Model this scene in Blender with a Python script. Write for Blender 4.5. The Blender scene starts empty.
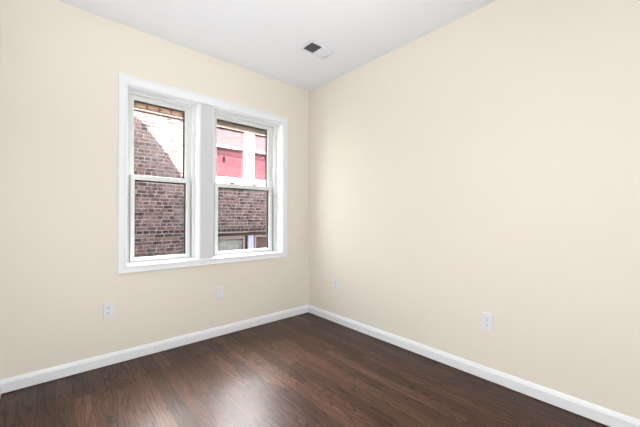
import bpy, bmesh, math, random
from mathutils import Matrix, Vector

C = bpy.context.scene.collection
SC = bpy.context.scene
PI = math.pi
R = math.radians

# ------------------------------------------------------------------ camera
cam_d = bpy.data.cameras.new('camera')
cam = bpy.data.objects.new('camera', cam_d)
C.objects.link(cam)
cam_d.sensor_width = 36.0
cam_d.lens = 301.41 / 640.0 * 36.0
cam_d.shift_y = 3.52 / 640.0
cam_d.clip_start = 0.02
cam.matrix_world = (Matrix.Translation((-2.2516, -2.7496, 1.1225))
                    @ Matrix.Rotation(R(48.523 - 90.0), 4, 'Z')
                    @ Matrix.Rotation(R(90.0), 4, 'X')
                    @ Matrix.Rotation(R(0.243), 4, 'Z'))
SC.camera = cam

# ------------------------------------------------------------------ world, sun, fill lights, exposure
SUN_SLOPE, SUN_SIDE = 0.70, 0.15          # fall and sideways drift of the sunlight per metre towards +Y
w = bpy.data.worlds.new('sky')
SC.world = w
w.use_nodes = True
wn = w.node_tree
bg = wn.nodes['Background']
sky = wn.nodes.new('ShaderNodeTexSky')
sky.sky_type = 'NISHITA'
sky.sun_disc = False
sky.sun_elevation = R(35)
sky.sun_rotation = R(190)
hz = wn.nodes.new('ShaderNodeHueSaturation')              # hazy, whitish sky
hz.inputs['Saturation'].default_value = 0.4
wn.links.new(sky.outputs[0], hz.inputs['Color'])
tcw = wn.nodes.new('ShaderNodeTexCoord')                     # unseen bright sky patch, added to make the floor highlight
dot = wn.nodes.new('ShaderNodeVectorMath')
dot.operation = 'DOT_PRODUCT'
dot.inputs[1].default_value = (0.288, 0.618, 0.731)
wn.links.new(tcw.outputs['Generated'], dot.inputs[0])
cmap = wn.nodes.new('ShaderNodeMapRange')
cmap.interpolation_type = 'SMOOTHSTEP'
cmap.inputs[1].default_value = math.cos(R(30))
cmap.inputs[2].default_value = math.cos(R(14))
wn.links.new(dot.outputs['Value'], cmap.inputs[0])
cmix = wn.nodes.new('ShaderNodeMix')
cmix.data_type = 'RGBA'
wn.links.new(cmap.outputs[0], cmix.inputs[0])
wn.links.new(hz.outputs[0], cmix.inputs[6])
cmix.inputs[7].default_value = (21.0, 20.6, 20.4, 1)
wn.links.new(cmix.outputs[2], bg.inputs[0])
bg.inputs[1].default_value = 3.0
sky.dust_density = 3.0


def add_light(name, kind, loc, energy, color=(1, 1, 1), direction=None, **kw):
    d = bpy.data.lights.new(name, kind)
    d.energy = energy
    d.color = color
    for k, v in kw.items():
        setattr(d, k, v)
    o = bpy.data.objects.new(name, d)
    C.objects.link(o)
    o.location = loc
    if direction:
        o.rotation_euler = Vector(direction).to_track_quat('-Z', 'Y').to_euler()
    return o


add_light('sun', 'SUN', (0, -8, 9), 80.0, (1.0, 0.95, 0.86), (SUN_SIDE, 1, -SUN_SLOPE), angle=R(0.6))
# area light added as unseen fill in the doorway behind the camera
add_light('doorway_fill', 'AREA', (-1.78, -4.22, 1.10), 26.0, (0.94, 0.97, 1.0), (0, 1, 0.0),
          shape='RECTANGLE', size=1.2, size_y=2.0)
# bare point light added as unseen fill beside the left wall
add_light('left_side_fill', 'POINT', (-2.25, -2.0, 1.05), 28.0, (0.96, 0.98, 1.0), shadow_soft_size=0.2)

# unseen spot added near the camera, bounced off the ceiling as fill
add_light('ceiling_bounce_fill', 'SPOT', (-2.0, -2.6, 0.9), 85.0, (0.99, 0.99, 1.0), (0.35, 1.0, 1.75), spot_size=R(95), spot_blend=1.0, shadow_soft_size=0.1)

SC.view_settings.view_transform = 'Standard'
SC.view_settings.look = 'None'
SC.view_settings.gamma = 1.0
SC.view_settings.use_curve_mapping = False
SC.view_settings.exposure = 0.14


# ------------------------------------------------------------------ helpers
def lin(c):
    return tuple(((v / 255.0) / 12.92 if v / 255.0 <= 0.04045 else ((v / 255.0 + 0.055) / 1.055) ** 2.4) for v in c) + (1.0,)


def bx(bm, x0, x1, y0, y1, z0, z1):
    vs = [bm.verts.new((x, y, z)) for x in (x0, x1) for y in (y0, y1) for z in (z0, z1)]
    for f in ((0, 1, 3, 2), (4, 6, 7, 5), (0, 4, 5, 1), (2, 3, 7, 6), (0, 2, 6, 4), (1, 5, 7, 3)):
        bm.faces.new([vs[i] for i in f])
    return vs


def prism(bm, pts, axis, a0, a1):
    """extrude a closed outline along one axis; pts are the two other coordinates in axis order"""
    def mk(p, a):
        q = [p[0], p[1]]
        q.insert(axis, a)
        return bm.verts.new(q)
    A = [mk(p, a0) for p in pts]
    B = [mk(p, a1) for p in pts]
    n = len(pts)
    bm.faces.new(A[::-1])
    bm.faces.new(B)
    for i in range(n):
        bm.faces.new((A[i], A[(i + 1) % n], B[(i + 1) % n], B[i]))


def disc(bm, c, r, axis, a0, a1, n=24, sq=None):
    """short cylinder; sq clips its top and bottom flat like a receptacle face"""
    pts = []
    for i in range(n):
        a = 2 * PI * i / n
        u, v = r * math.cos(a), r * math.sin(a)
        if sq:
            v = max(-sq, min(sq, v))
        pts.append((c[0] + u, c[1] + v))
    prism(bm, pts, axis, a0, a1)


def obj(name, bm, m, parent=None, bevel=0.0, seg=2, smooth=False):
    bmesh.ops.recalc_face_normals(bm, faces=bm.faces)
    me = bpy.data.meshes.new(name)
    bm.to_mesh(me)
    bm.free()
    o = bpy.data.objects.new(name, me)
    C.objects.link(o)
    me.materials.append(m)
    if parent:
        o.parent = parent
    if bevel:
        b = o.modifiers.new('bevel', 'BEVEL')
        b.width = bevel
        b.segments = seg
        b.limit_method = 'ANGLE'
        b.angle_limit = R(40)
    if smooth:
        for p in me.polygons:
            p.use_smooth = True
    return o


def tag(o, label=None, cat=None, group=None, kind=None):
    if label:
        o['label'] = label
    if cat:
        o['category'] = cat
    if group:
        o['group'] = group
    if kind:
        o['kind'] = kind
    return o


def thing(name, label, cat, loc=(0, 0, 0), rotz=0.0, group=None, kind=None):
    o = bpy.data.objects.new(name, None)
    o.empty_display_size = 0.1
    C.objects.link(o)
    o.location = loc
    o.rotation_euler = (0, 0, rotz)
    return tag(o, label, cat, group, kind)


def cells(bm, xs, zs, y0, y1, holes):
    """wall slab in X-Z of thickness y0..y1 with rectangular holes, welded into one body"""
    def solid(i, j):
        if i < 0 or j < 0 or i >= len(xs) - 1 or j >= len(zs) - 1:
            return False
        cx, cz = (xs[i] + xs[i + 1]) / 2, (zs[j] + zs[j + 1]) / 2
        return not any(a < cx < b and c < cz < d for a, b, c, d in holes)
    V = {}

    def v(i, j, y):
        k = (i, j, y)
        if k not in V:
            V[k] = bm.verts.new((xs[i], y, zs[j]))
        return V[k]
    for i in range(len(xs) - 1):
        for j in range(len(zs) - 1):
            if not solid(i, j):
                continue
            bm.faces.new((v(i, j, y0), v(i + 1, j, y0), v(i + 1, j + 1, y0), v(i, j + 1, y0)))
            bm.faces.new((v(i, j, y1), v(i, j + 1, y1), v(i + 1, j + 1, y1), v(i + 1, j, y1)))
            for di, dj, a, b in ((-1, 0, (i, j), (i, j + 1)), (1, 0, (i + 1, j + 1), (i + 1, j)),
                                 (0, -1, (i + 1, j), (i, j)), (0, 1, (i, j + 1), (i + 1, j + 1))):
                if not solid(i + di, j + dj):
                    bm.faces.new((v(*a, y0), v(*b, y0), v(*b, y1), v(*a, y1)))


def wall_with_holes(bm, x0, x1, z0, z1, y0, y1, holes):
    xs = sorted({x0, x1} | {h[0] for h in holes} | {h[1] for h in holes})
    zs = sorted({z0, z1} | {h[2] for h in holes} | {h[3] for h in holes})
    cells(bm, xs, zs, y0, y1, holes)


# ------------------------------------------------------------------ materials
class N:
    """tiny node-graph writer"""
    def __init__(s, name):
        s.m = bpy.data.materials.new(name)
        s.m.use_nodes = True
        s.t = s.m.node_tree
        s.b = s.t.nodes['Principled BSDF']
        s.out = s.t.nodes['Material Output']

    def node(s, t, **kw):
        n = s.t.nodes.new(t)
        for k, v in kw.items():
            setattr(n, k, v)
        return n

    def put(s, sock, v):
        if hasattr(v, 'links') or isinstance(v, bpy.types.NodeSocket):
            s.t.links.new(v, sock)
        else:
            sock.default_value = v

    def math(s, op, a, b=0.0, c=0.0):
        n = s.node('ShaderNodeMath', operation=op)
        for i, v in enumerate((a, b, c)):
            s.put(n.inputs[i], v)
        return n.outputs[0]

    def obj_xyz(s):
        tc = s.node('ShaderNodeTexCoord')
        sp = s.node('ShaderNodeSeparateXYZ')
        s.t.links.new(tc.outputs['Object'], sp.inputs[0])
        return sp.outputs

    def xyz(s, x, y, z=0.0):
        n = s.node('ShaderNodeCombineXYZ')
        for i, v in enumerate((x, y, z)):
            s.put(n.inputs[i], v)
        return n.outputs[0]

    def noise(s, vec, scale=1.0, detail=3.0, rough=0.5, dist=0.0):
        n = s.node('ShaderNodeTexNoise')
        s.put(n.inputs['Vector'], vec)
        n.inputs['Scale'].default_value = scale
        n.inputs['Detail'].default_value = detail
        n.inputs['Roughness'].default_value = rough
        n.inputs['Distortion'].default_value = dist
        return n.outputs['Fac']

    def ramp(s, fac, stops, interp='LINEAR'):
        n = s.node('ShaderNodeValToRGB')
        n.color_ramp.interpolation = interp
        el = n.color_ramp.elements
        while len(el) < len(stops):
            el.new(0.5)
        for e, (p, c) in zip(el, stops):
            e.position = p
            e.color = c if len(c) == 4 else lin(c)
        s.put(n.inputs[0], fac)
        return n.outputs[0]

    def mix(s, fac, a, b, blend='MIX'):
        n = s.node('ShaderNodeMix', data_type='RGBA', blend_type=blend)
        s.put(n.inputs[0], fac)
        s.put(n.inputs[6], a)
        s.put(n.inputs[7], b)
        return n.outputs[2]

    def bump(s, h, strength=0.2, dist=0.01):
        n = s.node('ShaderNodeBump')
        n.inputs['Strength'].default_value = strength
        n.inputs['Distance'].default_value = dist
        s.put(n.inputs['Height'], h)
        s.t.links.new(n.outputs[0], s.b.inputs['Normal'])


def paint(name, col, rough=0.6, spec=0.3, grain=0.0, scale=60.0):
    """painted surface with a faint procedural mottle"""
    g = N(name)
    tc = g.node('ShaderNodeTexCoord')
    f = g.noise(tc.outputs['Object'], scale, 3)
    a = lin(col)
    lo = tuple(v * (1 - 0.008) for v in a[:3]) + (1,)
    hi = tuple(min(1, v * (1 + 0.008)) for v in a[:3]) + (1,)
    g.put(g.b.inputs['Base Color'], g.ramp(f, [(0.3, lo), (0.7, hi)]))
    g.b.inputs['Roughness'].default_value = rough
    g.b.inputs['Specular IOR Level'].default_value = spec
    if grain:
        g.bump(f, grain, 0.002)
    return g.m


def glass_mat(name, tint=(1, 1, 1, 1), refl=1.0):
    g = N(name)
    g.t.nodes.remove(g.b)
    tr = g.node('ShaderNodeBsdfTransparent')
    tr.inputs[0].default_value = tint
    gl = g.node('ShaderNodeBsdfGlossy')
    gl.inputs['Roughness'].default_value = 0.02
    fr = g.node('ShaderNodeFresnel')
    fr.inputs[0].default_value = 1.45
    mx = g.node('ShaderNodeMixShader')
    g.t.links.new(g.math('MULTIPLY', fr.outputs[0], refl), mx.inputs[0])
    g.t.links.new(tr.outputs[0], mx.inputs[1])
    g.t.links.new(gl.outputs[0], mx.inputs[2])
    g.t.links.new(mx.outputs[0], g.out.inputs[0])
    return g.m


def floor_mat():
    g = N('dark_stained_oak')
    x, y, z = g.obj_xyz()
    W = 0.083
    xs = g.math('DIVIDE', x, W)
    row = g.math('FLOOR', xs)
    wn1 = g.node('ShaderNodeTexWhiteNoise', noise_dimensions='1D')
    g.put(wn1.inputs['W'], row)
    ys = g.math('ADD', g.math('DIVIDE', y, 1.15), g.math('MULTIPLY', wn1.outputs['Value'], 7.3))
    brd = g.math('FLOOR', ys)
    wn2 = g.node('ShaderNodeTexWhiteNoise', noise_dimensions='2D')
    g.put(wn2.inputs['Vector'], g.xyz(row, brd))
    rnd = wn2.outputs['Value']
    rcol = g.node('ShaderNodeSeparateColor')
    g.t.links.new(wn2.outputs['Color'], rcol.inputs[0])
    off = g.math('MULTIPLY', rnd, 37.0)
    # cathedral figure: contour lines of a stretched noise, shifted per board
    v1 = g.xyz(g.math('ADD', g.math('MULTIPLY', x, 11.0), off), g.math('ADD', g.math('MULTIPLY', y, 1.5), g.math('MULTIPLY', off, 1.7)), off)
    f1 = g.noise(v1, 1.0, 1.5, 0.4, 0.35)
    ring = g.math('FRACT', g.math('MULTIPLY', f1, 14.0))
    line = g.math('POWER', ring, 3.0)
    # pores: fine, long streaks
    v2 = g.xyz(g.math('ADD', g.math('MULTIPLY', x, 120.0), off), g.math('MULTIPLY', y, 5.0), off)
    pores = g.noise(v2, 1.0, 3.0, 0.6)
    v3 = g.xyz(g.math('MULTIPLY', x, 30.0), g.math('MULTIPLY', y, 3.0), off)
    blot = g.noise(v3, 1.0, 3.0, 0.55)
    base = g.ramp(g.math('ADD', g.math('MULTIPLY', rnd, 0.48), g.math('MULTIPLY', blot, 0.5)),
                  [(0.12, FLOOR_LO), (0.5, FLOOR_MID), (0.9, FLOOR_HI)])
    gmask = g.math('MULTIPLY', line, g.math('ADD', 0.7, g.math('MULTIPLY', rcol.outputs[1], 0.3)))
    col = g.mix(gmask, base, lin(FLOOR_GRAIN))
    pm = g.math('MULTIPLY', g.ramp(pores, [(0.35, (1, 1, 1, 1)), (0.6, (0, 0, 0, 1))]), 0.45)
    col = g.mix(pm, col, lin(FLOOR_GRAIN))
    # seams
    fx = g.math('FRACT', xs)
    ex = g.math('MINIMUM', fx, g.math('SUBTRACT', 1.0, fx))
    fy = g.math('FRACT', ys)
    ey = g.math('MULTIPLY', g.math('MINIMUM', fy, g.math('SUBTRACT', 1.0, fy)), 14.0)
    seam = g.math('LESS_THAN', g.math('MINIMUM', ex, ey), 0.02)
    col = g.mix(g.math('MULTIPLY', seam, 0.8), col, lin((22, 14, 11)))
    g.put(g.b.inputs['Base Color'], col)
    g.b.inputs['Roughness'].default_value = 0.34
    g.b.inputs['Specular IOR Level'].default_value = 0.22
    h = g.math('SUBTRACT', g.math('MULTIPLY', pores, 0.35), g.math('ADD', g.math('MULTIPLY', line, 0.5), seam))
    g.bump(h, 0.04, 0.002)
    return g.m


def brick_mat():
    g = N('weathered_brick')
    x, y, z = g.obj_xyz()
    wob = g.noise(g.xyz(x, z, 0.0), 6.0, 2)
    zz = g.math('DIVIDE', g.math('ADD', z, g.math('MULTIPLY', g.math('SUBTRACT', wob, 0.5), 0.016)), 0.0665)
    row = g.math('FLOOR', zz)
    w1 = g.node('ShaderNodeTexWhiteNoise', noise_dimensions='1D')
    g.put(w1.inputs['W'], row)
    wd = g.math('ADD', 0.105, g.math('MULTIPLY', g.math('FLOORED_MODULO', row, 2.0), 0.055))
    xx = g.math('ADD', g.math('DIVIDE', x, wd), g.math('MULTIPLY', w1.outputs['Value'], 9.0))
    cell = g.math('FLOOR', xx)
    w2 = g.node('ShaderNodeTexWhiteNoise', noise_dimensions='2D')
    g.put(w2.inputs['Vector'], g.xyz(cell, row))
    rc = g.node('ShaderNodeSeparateColor')
    g.t.links.new(w2.outputs['Color'], rc.inputs[0])
    fz, fx = g.math('FRACT', zz), g.math('FRACT', xx)
    dz = g.math('MULTIPLY', g.math('MINIMUM', fz, g.math('SUBTRACT', 1.0, fz)), 0.0665)
    dx = g.math('MULTIPLY', g.math('MINIMUM', fx, g.math('SUBTRACT', 1.0, fx)), wd)
    ed = g.math('ADD', g.math('MINIMUM', dz, dx), g.math('MULTIPLY', g.math('SUBTRACT', g.noise(g.xyz(x, z, 7.0), 40.0, 2), 0.5), 0.008))
    body = g.ramp(ed, [(0.004, (0, 0, 0, 1)), (0.009, (1, 1, 1, 1))])
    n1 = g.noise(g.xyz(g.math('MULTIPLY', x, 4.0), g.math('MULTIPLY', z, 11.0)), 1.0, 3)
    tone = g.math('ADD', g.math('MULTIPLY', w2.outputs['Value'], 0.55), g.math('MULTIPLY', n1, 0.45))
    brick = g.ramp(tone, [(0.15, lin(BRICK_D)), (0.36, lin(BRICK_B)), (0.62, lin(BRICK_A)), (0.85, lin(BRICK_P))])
    mort = g.ramp(g.noise(g.xyz(x, z, 2.0), 9.0, 3), [(0.3, lin(MORTAR_D)), (0.65, lin(MORTAR))])
    col = g.mix(body, mort, brick)
    # lime bloom: pale greyish patches, most of it on the upper left
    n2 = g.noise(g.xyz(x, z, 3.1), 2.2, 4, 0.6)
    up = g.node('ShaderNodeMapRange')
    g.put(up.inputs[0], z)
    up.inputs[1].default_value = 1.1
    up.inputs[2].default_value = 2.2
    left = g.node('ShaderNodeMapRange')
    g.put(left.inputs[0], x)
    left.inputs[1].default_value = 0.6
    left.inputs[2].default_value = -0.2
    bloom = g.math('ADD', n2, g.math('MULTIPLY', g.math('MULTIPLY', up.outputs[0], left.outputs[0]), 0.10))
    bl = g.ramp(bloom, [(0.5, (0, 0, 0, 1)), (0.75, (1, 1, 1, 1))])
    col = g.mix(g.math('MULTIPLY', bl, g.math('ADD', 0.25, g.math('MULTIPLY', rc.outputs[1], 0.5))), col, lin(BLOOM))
    # an old whitewash patch under the twin window
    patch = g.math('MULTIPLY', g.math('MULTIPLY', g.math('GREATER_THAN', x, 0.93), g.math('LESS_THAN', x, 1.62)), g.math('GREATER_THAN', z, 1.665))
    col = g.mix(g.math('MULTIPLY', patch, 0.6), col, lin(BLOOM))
    # one row of almost black bricks
    rowm = g.math('MULTIPLY', g.math('LESS_THAN', g.math('ABSOLUTE', g.math('SUBTRACT', z, 0.832)), 0.026), body)
    col = g.mix(g.math('MULTIPLY', rowm, g.ramp(n1, [(0.2, (0.4, 0.4, 0.4, 1)), (0.45, (1, 1, 1, 1))])), col, lin((20, 17, 18)))
    g.put(g.b.inputs['Base Color'], col)
    g.b.inputs['Roughness'].default_value = 0.9
    g.b.inputs['Specular IOR Level'].default_value = 0.2
    g.bump(body, 0.5, 0.008)
    return g.m


def wood_mat(name, a, b, sx=2.0, sz=40.0):
    g = N(name)
    x, y, z = g.obj_xyz()
    f = g.noise(g.xyz(g.math('MULTIPLY', x, sx), g.math('MULTIPLY', y, 25.0), g.math('MULTIPLY', z, sz)), 1.0, 4, 0.6)
    g.put(g.b.inputs['Base Color'], g.ramp(f, [(0.3, a), (0.7, b)]))
    g.b.inputs['Roughness'].default_value = 0.75
    return g.m


FLOOR_LO, FLOOR_MID, FLOOR_HI, FLOOR_GRAIN = (58, 38, 29), (86, 57, 44), (116, 83, 65), (12, 7, 5)
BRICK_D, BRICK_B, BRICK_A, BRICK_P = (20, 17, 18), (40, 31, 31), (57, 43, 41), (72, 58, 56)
MORTAR_D, MORTAR, BLOOM = (52, 47, 46), (96, 89, 87), (76, 71, 73)

M_WALL = paint('cream_wall_paint', (238, 232, 221), 0.55, 0.25, 0.05, 90)
M_CEIL = paint('white_ceiling_paint', (240, 243, 248), 0.8, 0.15, 0.05, 90)
M_TRIM = paint('white_trim_paint', (243, 246, 250), 0.32, 0.4)
M_MULL = paint('pale_grey_trim', (218, 221, 225), 0.4, 0.35)  # mullion colour set greyer than the casing
M_VINYL = paint('white_vinyl', (228, 230, 228), 0.35, 0.4)
M_GASKET_SHADE = paint('gasket_shade', (60, 58, 56), 0.7, 0.2)
M_GLASS = glass_mat('window_glass', (0.97, 0.98, 0.98, 1), 0.05)
M_DIMGLASS = glass_mat('dimming_glass', (0.52, 0.52, 0.52, 1), 0.5)  # grey tint added to cut the sunlight on the pink boards
M_PLATE = paint('white_plate_plastic', (234, 237, 242), 0.3, 0.45)
M_SLOT = paint('dark_slot', (52, 50, 50), 0.6, 0.2)
M_SCREW = paint('screw_paint', (205, 206, 208), 0.35, 0.5)
M_TRACK_SHADE = paint('track_shade', (84, 82, 74), 0.6, 0.2)
M_LOCK = paint('grey_latch', (165, 165, 165), 0.4, 0.4)
M_VENT = paint('white_register_enamel', (228, 232, 239), 0.35, 0.45)
M_DUCT = paint('dark_duct', (84, 85, 88), 0.7, 0.2)
M_FLOOR = floor_mat()
M_BRICK = brick_mat()
M_TAN = wood_mat('tan_weathered_wood', (84, 62, 46), (112, 88, 68), 3.0, 30.0)
M_BROWN = wood_mat('brown_weathered_wood', (24, 18, 15), (60, 47, 37), 5.0, 45.0)
M_DKWOOD = wood_mat('dark_brown_wood', (34, 26, 22), (56, 43, 34))
M_WHITEOUT = paint('white_outdoor_paint', (240, 240, 240), 0.5, 0.3)
M_PINK = paint('pink_board', (198, 112, 128), 0.8, 0.1, 0, 14)
M_PALEPINK = paint('pale_pink_board', (206, 160, 170), 0.8, 0.1, 0, 9)
M_RAILSHADOW = paint('rail_shadow_pink', (150, 98, 110), 0.8, 0.1)
M_LAV = paint('lavender_blue_paint', (108, 112, 134), 0.5, 0.3)
M_PINKWOOD = paint('pinkish_white_paint', (88, 79, 78), 0.6, 0.2)
M_BLIND = wood_mat('grey_tan_blind', (72, 73, 74), (96, 94, 92), 12.0, 4.0)
M_REDBR = wood_mat('dark_red_brown_wood', (28, 12, 9), (54, 26, 18), 4.0, 9.0)
M_STUCCO = paint('grey_stucco', (172, 169, 164), 0.9, 0.1, 0.2, 30)
M_ASPH = paint('grey_concrete', (120, 118, 115), 0.9, 0.1, 0.2, 20)

# ------------------------------------------------------------------ the room shell
XL, YB, YH, H = -2.506, -4.3, -6.3, 2.6            # left wall, wall behind the camera, ceiling height
ZB, ZT = 0.738, 2.140                    # window opening
W1 = (-1.828, -1.272)                    # left opening
W2 = (-1.145, -0.386)                    # right opening

bm = bmesh.new()
bx(bm, XL - 0.12, 0.12, YH, 0.0, -0.12, 0.0)
tag(obj('floor', bm, M_FLOOR), 'dark stained oak strip floor with glossy finish', 'floor', kind='structure')

VX, VY = (-0.650, -0.366), (-0.826, -0.651)          # ceiling register outline
bm = bmesh.new()
hx, hy = (VX[0] + 0.018, VX[1] - 0.022), (VY[0] + 0.018, VY[1] - 0.014)
wall_with_holes(bm, XL - 0.12, 0.12, YH, 0.0, 0, 0.14, [(hx[0], hx[1], hy[0], hy[1])])
bmesh.ops.transform(bm, matrix=Matrix(((1, 0, 0, 0), (0, 0, 1, 0), (0, 1, 0, H), (0, 0, 0, 1))), verts=bm.verts)
tag(obj('ceiling', bm, M_CEIL), 'plain flat white ceiling above the cream walls', 'ceiling', kind='structure')

bm = bmesh.new()
wall_with_holes(bm, -10.0, 5.0, -3.4, 2.74, 0.0, 0.24, [(W1[0], W1[1], ZB, ZT), (W2[0], W2[1], ZB, ZT)])
tag(obj('wall_back', bm, M_WALL), 'cream painted wall with the two sash windows', 'wall', kind='structure')
bm = bmesh.new()
bx(bm, 0.0, 0.12, YH, 0.0, 0.0, H)
tag(obj('wall_right', bm, M_WALL), 'blank cream painted wall on the right of the corner', 'wall', kind='structure')
bm = bmesh.new()
bx(bm, XL - 0.12, XL, YH, 0.0, 0.0, H)
tag(obj('wall_left', bm, M_WALL), 'cream painted wall at the far left edge', 'wall', kind='structure')
bm = bmesh.new()
wall_with_holes(bm, XL, 0.0, 0.0, H, YB - 0.12, YB, [(-2.40, -1.15, -1, 2.3)])
tag(obj('wall_front', bm, M_WALL), 'cream painted wall behind the viewer with a wide doorway', 'wall', kind='structure')

bm = bmesh.new()
bx(bm, XL - 0.12, 0.12, YH - 0.12, YH, 0.0, H)
tag(obj('wall_hall', bm, M_WALL), 'cream painted far wall of the hall beyond the doorway', 'wall', kind='structure')


def baseboard(name, label, p0, p1, nrm):
    """profile: flat face with a stepped and sloped cap, run from p0 to p1, standing off along nrm"""
    prof = [(0, 0.006), (0.014, 0.006), (0.014, 0.066), (0.011, 0.070), (0.011, 0.074), (0.006, 0.086), (0.004, 0.090), (0, 0.090)]
    bm = bmesh.new()
    A = [bm.verts.new((p0[0] + nrm[0] * d, p0[1] + nrm[1] * d, z)) for d, z in prof]
    B = [bm.verts.new((p1[0] + nrm[0] * d, p1[1] + nrm[1] * d, z)) for d, z in prof]
    n = len(prof)
    bm.faces.new(A)
    bm.faces.new(B[::-1])
    for i in range(n):
        bm.faces.new((A[i], B[i], B[(i + 1) % n], A[(i + 1) % n]))
    tag(obj(name, bm, M_TRIM), label, 'baseboard', kind='structure')


baseboard('baseboard_back', 'white baseboard along the wall under the windows', (XL, 0), (0, 0), (0, -1))
baseboard('baseboard_right', 'white baseboard along the blank wall on the right', (0, 0), (0, YB), (-1, 0))
baseboard('baseboard_left', 'short white baseboard end at the far left edge', (XL, YB), (XL, 0), (1, 0))

# ------------------------------------------------------------------ window casing
OX, OZ = (-1.884, -0.318), (0.682, 2.215)
trim = thing('trim_1', 'white casing framing both windows as one picture frame', 'window casing', (0, 0, 0), kind='structure')
bm = bmesh.new()
wall_with_holes(bm, OX[0], OX[1], OZ[0], OZ[1], -0.018, 0.0, [(W1[0], W2[1], ZB, ZT)])
obj('casing', bm, M_TRIM, trim, 0.004)
bm = bmesh.new()                                      # raised inner bead
wall_with_holes(bm, W1[0] - 0.014, W2[1] + 0.014, ZB - 0.014, ZT + 0.014, -0.025, -0.018, [(W1[0], W2[1], ZB, ZT)])
obj('inner_bead', bm, M_TRIM, trim, 0.003)
bm = bmesh.new()                                      # outer back band
wall_with_holes(bm, OX[0], OX[1], OZ[0], OZ[1], -0.023, -0.018, [(OX[0] + 0.012, OX[1] - 0.012, OZ[0] + 0.012, OZ[1] - 0.012)])
obj('outer_bead', bm, M_TRIM, trim, 0.002)
bm = bmesh.new()
bx(bm, W1[1], W2[0], -0.004, 0.0, ZB, ZT)
mu = obj('mullion', bm, M_MULL, trim)
tag(mu, 'flat pale grey mullion between the windows')
for xe in (W1[1], W2[0] - 0.008):
    bm = bmesh.new()
    bx(bm, xe, xe + 0.008, -0.012, -0.004, ZB, ZT)
    obj('mullion_bead', bm, M_TRIM, trim, 0.002)


def ring(bm, x0, x1, z0, z1, wl, wr, wb, wt, y0, y1):
    wall_with_holes(bm, x0, x1, z0, z1, y0, y1, [(x0 + wl, x1 - wr, z0 + wb, z1 - wt)])


def sash_window(name, label, op, fl, fr, st, z_meet, locks):
    x0, x1 = op
    t = thing(name, label, 'window', (0, 0, 0), kind='structure')
    bm = bmesh.new()                                  # painted jamb liner round the reveal
    ring(bm, x0, x1, ZB, ZT, 0.006, 0.006, 0.006, 0.006, 0.0, 0.24)
    obj('jamb_liner', bm, M_TRIM, t)
    bm = bmesh.new()                                  # outer vinyl frame; rear ring coloured dark as the track's shadow
    a0, a1, c0, c1 = x0 + 0.006, x1 - 0.006, ZB + 0.006, ZT - 0.006
    ring(bm, a0, a1, c0, c1, fl, fr, 0.012, 0.022, 0.164, 0.2)
    obj('screen_track_shade', bm, M_TRACK_SHADE, t, 0.002)
    bm = bmesh.new()
    ring(bm, a0, a1, c0, c1, fl, fr, 0.012, 0.022, 0.122, 0.164)
    ring(bm, a0, a1, c0, c1, fl * 0.55, fr * 0.55, 0.008, 0.018, 0.085, 0.122)
    obj('window_frame', bm, M_VINYL, t, 0.002)
    sx0, sx1 = a0 + fl - 0.006, a1 - fr + 0.006
    zb, zt = c0 + 0.010, c1 - 0.020

    def sash(nm, zA, zB_, y0, y1, bot, top):
        bm = bmesh.new()
        ring(bm, sx0, sx1, zA, zB_, st, st, bot, top, y0, y1)
        s = obj(nm, bm, M_VINYL, t, 0.003)
        bm = bmesh.new()
        ym = (y0 + y1) / 2
        bx(bm, sx0 + st - 0.004, sx1 - st + 0.004, ym - 0.003, ym + 0.003, zA + bot - 0.004, zB_ - top + 0.004)
        obj('pane', bm, M_GLASS, s)
        bm = bmesh.new()
        ring(bm, sx0 + st - 0.001, sx1 - st + 0.001, zA + bot - 0.001, zB_ - top + 0.001, 0.004, 0.013, 0.003, 0.011, ym + 0.003, ym + 0.010)
        obj('gasket_shade_line', bm, M_GASKET_SHADE, s)  # sealing strip, top edge widened to draw the rail's shadow line
        return s
    lo = sash('lower_sash', zb, z_meet + 0.020, 0.088, 0.122, 0.030, 0.040)
    sash('upper_sash', z_meet - 0.016, zt, 0.126, 0.160, 0.040, 0.030)
    for lx in locks:
        bm = bmesh.new()
        bx(bm, lx - 0.035, lx + 0.035, 0.094, 0.116, z_meet + 0.020, z_meet + 0.026)
        prism(bm, [(lx - 0.026, z_meet + 0.026), (lx + 0.026, z_meet + 0.026), (lx + 0.020, z_meet + 0.044), (lx - 0.020, z_meet + 0.044)], 1, 0.098, 0.112)
        obj('sash_lock', bm, M_LOCK, lo, 0.002)
    return t


sash_window('window_1', 'left narrower sash window looking out on bare brick', W1, 0.040, 0.052, 0.030, 1.441, ())
sash_window('window_2', 'right wider sash window looking out on pink neighbouring panes', W2, 0.050, 0.062, 0.036, 1.430, (-0.905, -0.655))


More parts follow.
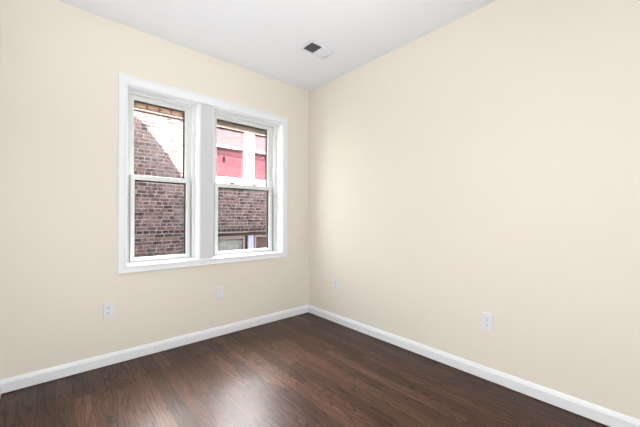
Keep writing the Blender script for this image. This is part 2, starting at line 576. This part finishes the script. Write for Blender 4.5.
# ------------------------------------------------------------------ wall plates (built facing -Y about their own origin)
def plate(name, label, loc, rz, wd, duplex, group=None):
    t = thing(name, label, 'outlet' if duplex else 'wall plate', loc, rz)
    hh = 0.0585
    bm = bmesh.new()
    v = bx(bm, -wd / 2, wd / 2, -0.006, 0.0, -hh, hh)
    for q in v:
        if q.co.y < -0.003:
            q.co.x *= 0.93
            q.co.z *= 0.96
    obj('cover_plate', bm, M_PLATE, t, 0.0015)
    if duplex:
        for s in (1, -1):
            zc = s * 0.0205
            bm = bmesh.new()
            disc(bm, (0, zc), 0.0172, 1, -0.0085, -0.005, 28, 0.0142)
            r_ = obj('receptacle', bm, M_PLATE, t, 0.0008)
            for sx, hgt in ((-0.0065, 0.0042), (0.0065, 0.0034)):
                bm = bmesh.new()
                bx(bm, sx - 0.0013, sx + 0.0013, -0.0088, -0.0080, zc + 0.003 - hgt, zc + 0.003 + hgt)
                obj('slot', bm, M_SLOT, r_)
            bm = bmesh.new()
            disc(bm, (0, zc - 0.0085), 0.0027, 1, -0.0088, -0.0080, 12)
            obj('ground_hole', bm, M_SLOT, r_)
        screws = (0.0,)
    else:
        screws = (0.030, -0.030)
    for zc in screws:
        bm = bmesh.new()
        disc(bm, (0, zc), 0.0032, 1, -0.0075, -0.005, 14)
        obj('screw', bm, M_SCREW, t)
    return t


plate('wall_outlet', 'white duplex outlet low on the wall left below the windows', (-1.941, 0, 0.417), 0, 0.063, True)
plate('blank_wall_plate', 'blank white cover plate low on the wall under the right window', (-1.075, 0, 0.405), 0, 0.074, False)
plate('wall_outlet', 'small white outlet on the right wall close to the corner', (0, -0.459, 0.405), R(-90), 0.078, True)
plate('wall_outlet', 'white duplex outlet on the blank right wall, well away from the corner', (0, -1.957, 0.404), R(-90), 0.070, True)

# ------------------------------------------------------------------ ceiling register
t = thing('ceiling_vent', 'white ceiling register with one dark open louver bank', 'vent', ((VX[0] + VX[1]) / 2, (VY[0] + VY[1]) / 2, H))
vx, vy = (VX[1] - VX[0]) / 2, (VY[1] - VY[0]) / 2
bm = bmesh.new()
wall_with_holes(bm, -vx, vx, -vy, vy, -0.010, 0.0, [(-vx + 0.026, -0.003, -vy + 0.026, vy - 0.020), (0.006, vx - 0.030, -vy + 0.026, vy - 0.020)])
bmesh.ops.transform(bm, matrix=Matrix(((1, 0, 0, 0), (0, 0, 1, 0), (0, 1, 0, 0), (0, 0, 0, 1))), verts=bm.verts)
obj('face_frame', bm, M_VENT, t, 0.003)
bm = bmesh.new()
wx, wy = vx - 0.024, vy - 0.019
for a in ((-wx, -wx + 0.002, -wy, wy), (wx - 0.002, wx, -wy, wy), (-wx, wx, -wy, -wy + 0.002), (-wx, wx, wy - 0.002, wy)):
    bx(bm, a[0], a[1], a[2], a[3], 0.0, 0.12)
bx(bm, -wx, wx, -wy, wy, 0.12, 0.124)
obj('duct_boot', bm, M_DUCT, t)
for bank, tilt in ((0, 40), (1, -38)):
    xa, xb = ((-vx + 0.026, -0.003), (0.006, vx - 0.030))[bank]
    n = 7
    for i in range(n):
        xc = xa + (xb - xa) * (i + 0.5) / n
        bm = bmesh.new()
        bx(bm, -0.0092, 0.0092, -vy + 0.026, vy - 0.020, -0.0005, 0.0005)
        bmesh.ops.transform(bm, matrix=Matrix.Translation((xc, 0, 0.000)) @ Matrix.Rotation(R(-tilt), 4, 'Y'), verts=bm.verts)
        obj('louver', bm, M_VENT, t)
bm = bmesh.new()
bx(bm, vx - 0.034, vx - 0.020, 0.014, 0.020, -0.020, -0.008)
tag(obj('damper_lever', bm, M_SCREW, t, 0.001), 'small grey damper lever')

# ------------------------------------------------------------------ own house above and around the room
NY = 3.40                                                     # face of the neighbouring wall
edge = [(-1.18, 2.875), (-1.12, 2.85), (-1.055, 2.80), (-0.944, 2.671), (-0.779, 2.462), (-0.606, 2.226), (-0.389, 1.906), (-0.318, 1.80)]  # wanted shadow edge on the neighbouring wall; the roofline is shaped from it
d = NY - 0.24
pts = [(-10.0, 2.76), (5.0, 2.76), (5.0, 1.80 + SUN_SLOPE * d)]
pts += [(x - SUN_SIDE * d, z + SUN_SLOPE * d) for x, z in reversed(edge)]
pts += [(-2.6, 3.0 + SUN_SLOPE * d), (-3.0, 1.8 + SUN_SLOPE * d), (-10.0, 1.8 + SUN_SLOPE * d)]  # low left end shaped to let sun onto the added bounce wall opposite
bm = bmesh.new()
prism(bm, pts, 1, -6.5, 0.24)
tag(obj('roof', bm, M_STUCCO), 'grey roof of the house itself, outline shaped to cast the alley shadow', 'roof', kind='structure')
bm = bmesh.new()
bx(bm, -11, 9, -4.5, 9, -3.6, -3.4)
tag(obj('ground', bm, M_ASPH), 'grey concrete ground of the alley between houses', 'ground', kind='structure')

# ------------------------------------------------------------------ the brick house across the alley
bld = thing('brick_house', 'weathered brick house across the alley seen through both windows', 'building', (0, 0, 0))
UW = (0.13, 1.985, 1.80, 3.040)           # upper window opening
LW = (0.13, 1.985, -0.60, 0.775)          # lower window opening
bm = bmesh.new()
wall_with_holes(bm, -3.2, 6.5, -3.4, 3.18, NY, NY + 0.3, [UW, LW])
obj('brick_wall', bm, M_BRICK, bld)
bm = bmesh.new()
bx(bm, -10.0, -3.2, NY, NY + 0.3, -3.4, 3.18)
obj('bounce_wall', bm, M_STUCCO, bld)  # unseen pale wall added to bounce sunlight into the room
bm = bmesh.new()
bx(bm, -10.0, 6.5, NY - 0.035, NY, 2.998, 3.045)
obj('moulding', bm, M_DKWOOD, bld, 0.004)
for i in range(10):                                           # tan frieze boards on the left
    bm = bmesh.new()
    x0 = -2.0 + i * 0.2
    bx(bm, x0 + 0.004, x0 + 0.196, NY - 0.03, NY, 3.045, 3.18)
    fb = obj('frieze_board', bm, M_TAN, bld, 0.003)
    bm = bmesh.new()
    prism(bm, [(x0 - 0.012, 3.075), (x0 + 0.004, 3.048), (x0 + 0.02, 3.075), (x0 + 0.014, 3.12), (x0 - 0.006, 3.12)], 1, NY - 0.045, NY - 0.03)
    obj('wooden_peg', bm, M_DKWOOD, fb, 0.003)
bm = bmesh.new()
bx(bm, 0.004, 3.2, NY - 0.03, NY, 3.045, 3.18)
tag(obj('frieze_board', bm, M_BROWN, bld, 0.004), 'darker mottled brown frieze board')
bm = bmesh.new()
bx(bm, -10.0, 0.0, NY - 0.26, NY + 0.6, 3.18, 3.24)
obj('soffit', bm, M_TAN, bld)
bm = bmesh.new()
bx(bm, 0.0, 6.5, NY - 0.26, NY + 0.6, 3.18, 3.24)
tag(obj('soffit', bm, M_BROWN, bld), 'darker mottled brown soffit')
bm = bmesh.new()
prism(bm, [(NY - 0.27, 3.24), (NY + 3.5, 4.9), (NY + 3.5, 5.0), (NY - 0.27, 3.30)], 0, -10.0, 6.5)
obj('house_roof', bm, M_DKWOOD, bld)

# upper twin window: white frame, pink boards behind the glass
uf_bm = bmesh.new()
g1, g2 = (0.20, 0.925), (1.175, 1.90)                        # clear widths of the two lights
UB, UTOP = 1.962, 3.025
wall_with_holes(uf_bm, UW[0], UW[1], UW[2] + 0.05, UW[3], NY - 0.01, NY + 0.16, [(g1[0], g1[1], UB, UTOP), (g2[0], g2[1], UB, UTOP)])
uf = obj('twin_window', uf_bm, M_WHITEOUT, bld, 0.006)
tag(uf, 'white twin window with pink panes')
bm = bmesh.new()
bx(bm, UW[0] - 0.05, UW[1] + 0.05, NY - 0.06, NY + 0.05, 1.765, 1.85)
obj('window_sill', bm, M_WHITEOUT, bld, 0.006)
for g in (g1, g2):
    bm = bmesh.new()
    bx(bm, g[0], g[1], NY + 0.002, NY + 0.03, 2.616, 2.640)
    obj('meeting_rail', bm, M_WHITEOUT, uf)
    bm = bmesh.new()
    bx(bm, g[0], g[1], NY - 0.006, NY - 0.001, UB, UTOP)
    obj('window_pane', bm, M_DIMGLASS, uf)
    bm = bmesh.new()
    bx(bm, g[0], g[1], NY + 0.12, NY + 0.14, UB, 2.62)
    pb = obj('pink_board', bm, M_PINK, uf)
    bm = bmesh.new()
    bx(bm, g[0], g[1], NY + 0.015, NY + 0.03, 2.64, UTOP)
    obj('pale_board', bm, M_PALEPINK, uf)
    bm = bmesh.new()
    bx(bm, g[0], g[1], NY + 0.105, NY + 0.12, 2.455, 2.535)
    obj('rail_shadow_strip', bm, M_RAILSHADOW, uf)  # strip coloured as the meeting rail's shadow on the pink board
bm = bmesh.new()
prism(bm, [(0.465, 2.385), (0.505, 2.43), (0.53, 2.41), (0.54, 2.33), (0.515, 2.28), (0.485, 2.30)], 1, NY + 0.114, NY + 0.12)
obj('dark_hole', bm, M_SLOT, uf)

# lower window group: blind, lavender post, dark red-brown sash
lf_bm = bmesh.new()
wall_with_holes(lf_bm, LW[0], 1.00, -0.60, 0.70, NY + 0.08, NY + 0.16, [(0.22, 0.945, -0.5, 0.628)])
lf = obj('basement_window', lf_bm, M_PINKWOOD, bld, 0.005)
bm = bmesh.new()
bx(bm, 0.21, 0.955, NY + 0.13, NY + 0.14, -0.51, 0.64)
obj('blind', bm, M_BLIND, lf)
bm = bmesh.new()
bx(bm, 0.21, 0.955, NY + 0.105, NY + 0.11, -0.51, 0.64)
obj('window_pane', bm, M_GLASS, lf)
bm = bmesh.new()
bx(bm, 1.085, 1.235, NY + 0.10, NY + 0.18, -0.6, 0.70)
obj('post', bm, M_LAV, bld, 0.008)
bm = bmesh.new()
wall_with_holes(bm, 1.235, 1.985, -0.60, 0.70, NY + 0.07, NY + 0.16, [(1.275, 1.93, -0.5, 0.645)])
rw = obj('basement_window', bm, M_PINKWOOD, bld, 0.005)
bm = bmesh.new()
bx(bm, 1.265, 1.94, NY + 0.12, NY + 0.14, -0.51, 0.65)
obj('red_brown_sash', bm, M_REDBR, rw)
bm = bmesh.new()                                              # boarded head and dark room behind
bx(bm, LW[0], LW[1], NY + 0.12, NY + 0.2, 0.70, 0.775)
obj('head_board', bm, M_DKWOOD, bld)
bm = bmesh.new()
bx(bm, LW[0], LW[1], NY + 0.22, NY + 0.24, -0.6, 0.775)
obj('back_board', bm, M_DKWOOD, bld)
bm = bmesh.new()
bx(bm, 0.05, 1.02, NY - 0.02, NY + 0.05, 0.768, 0.782)
obj('drip_ledge', bm, M_PINKWOOD, bld, 0.003)
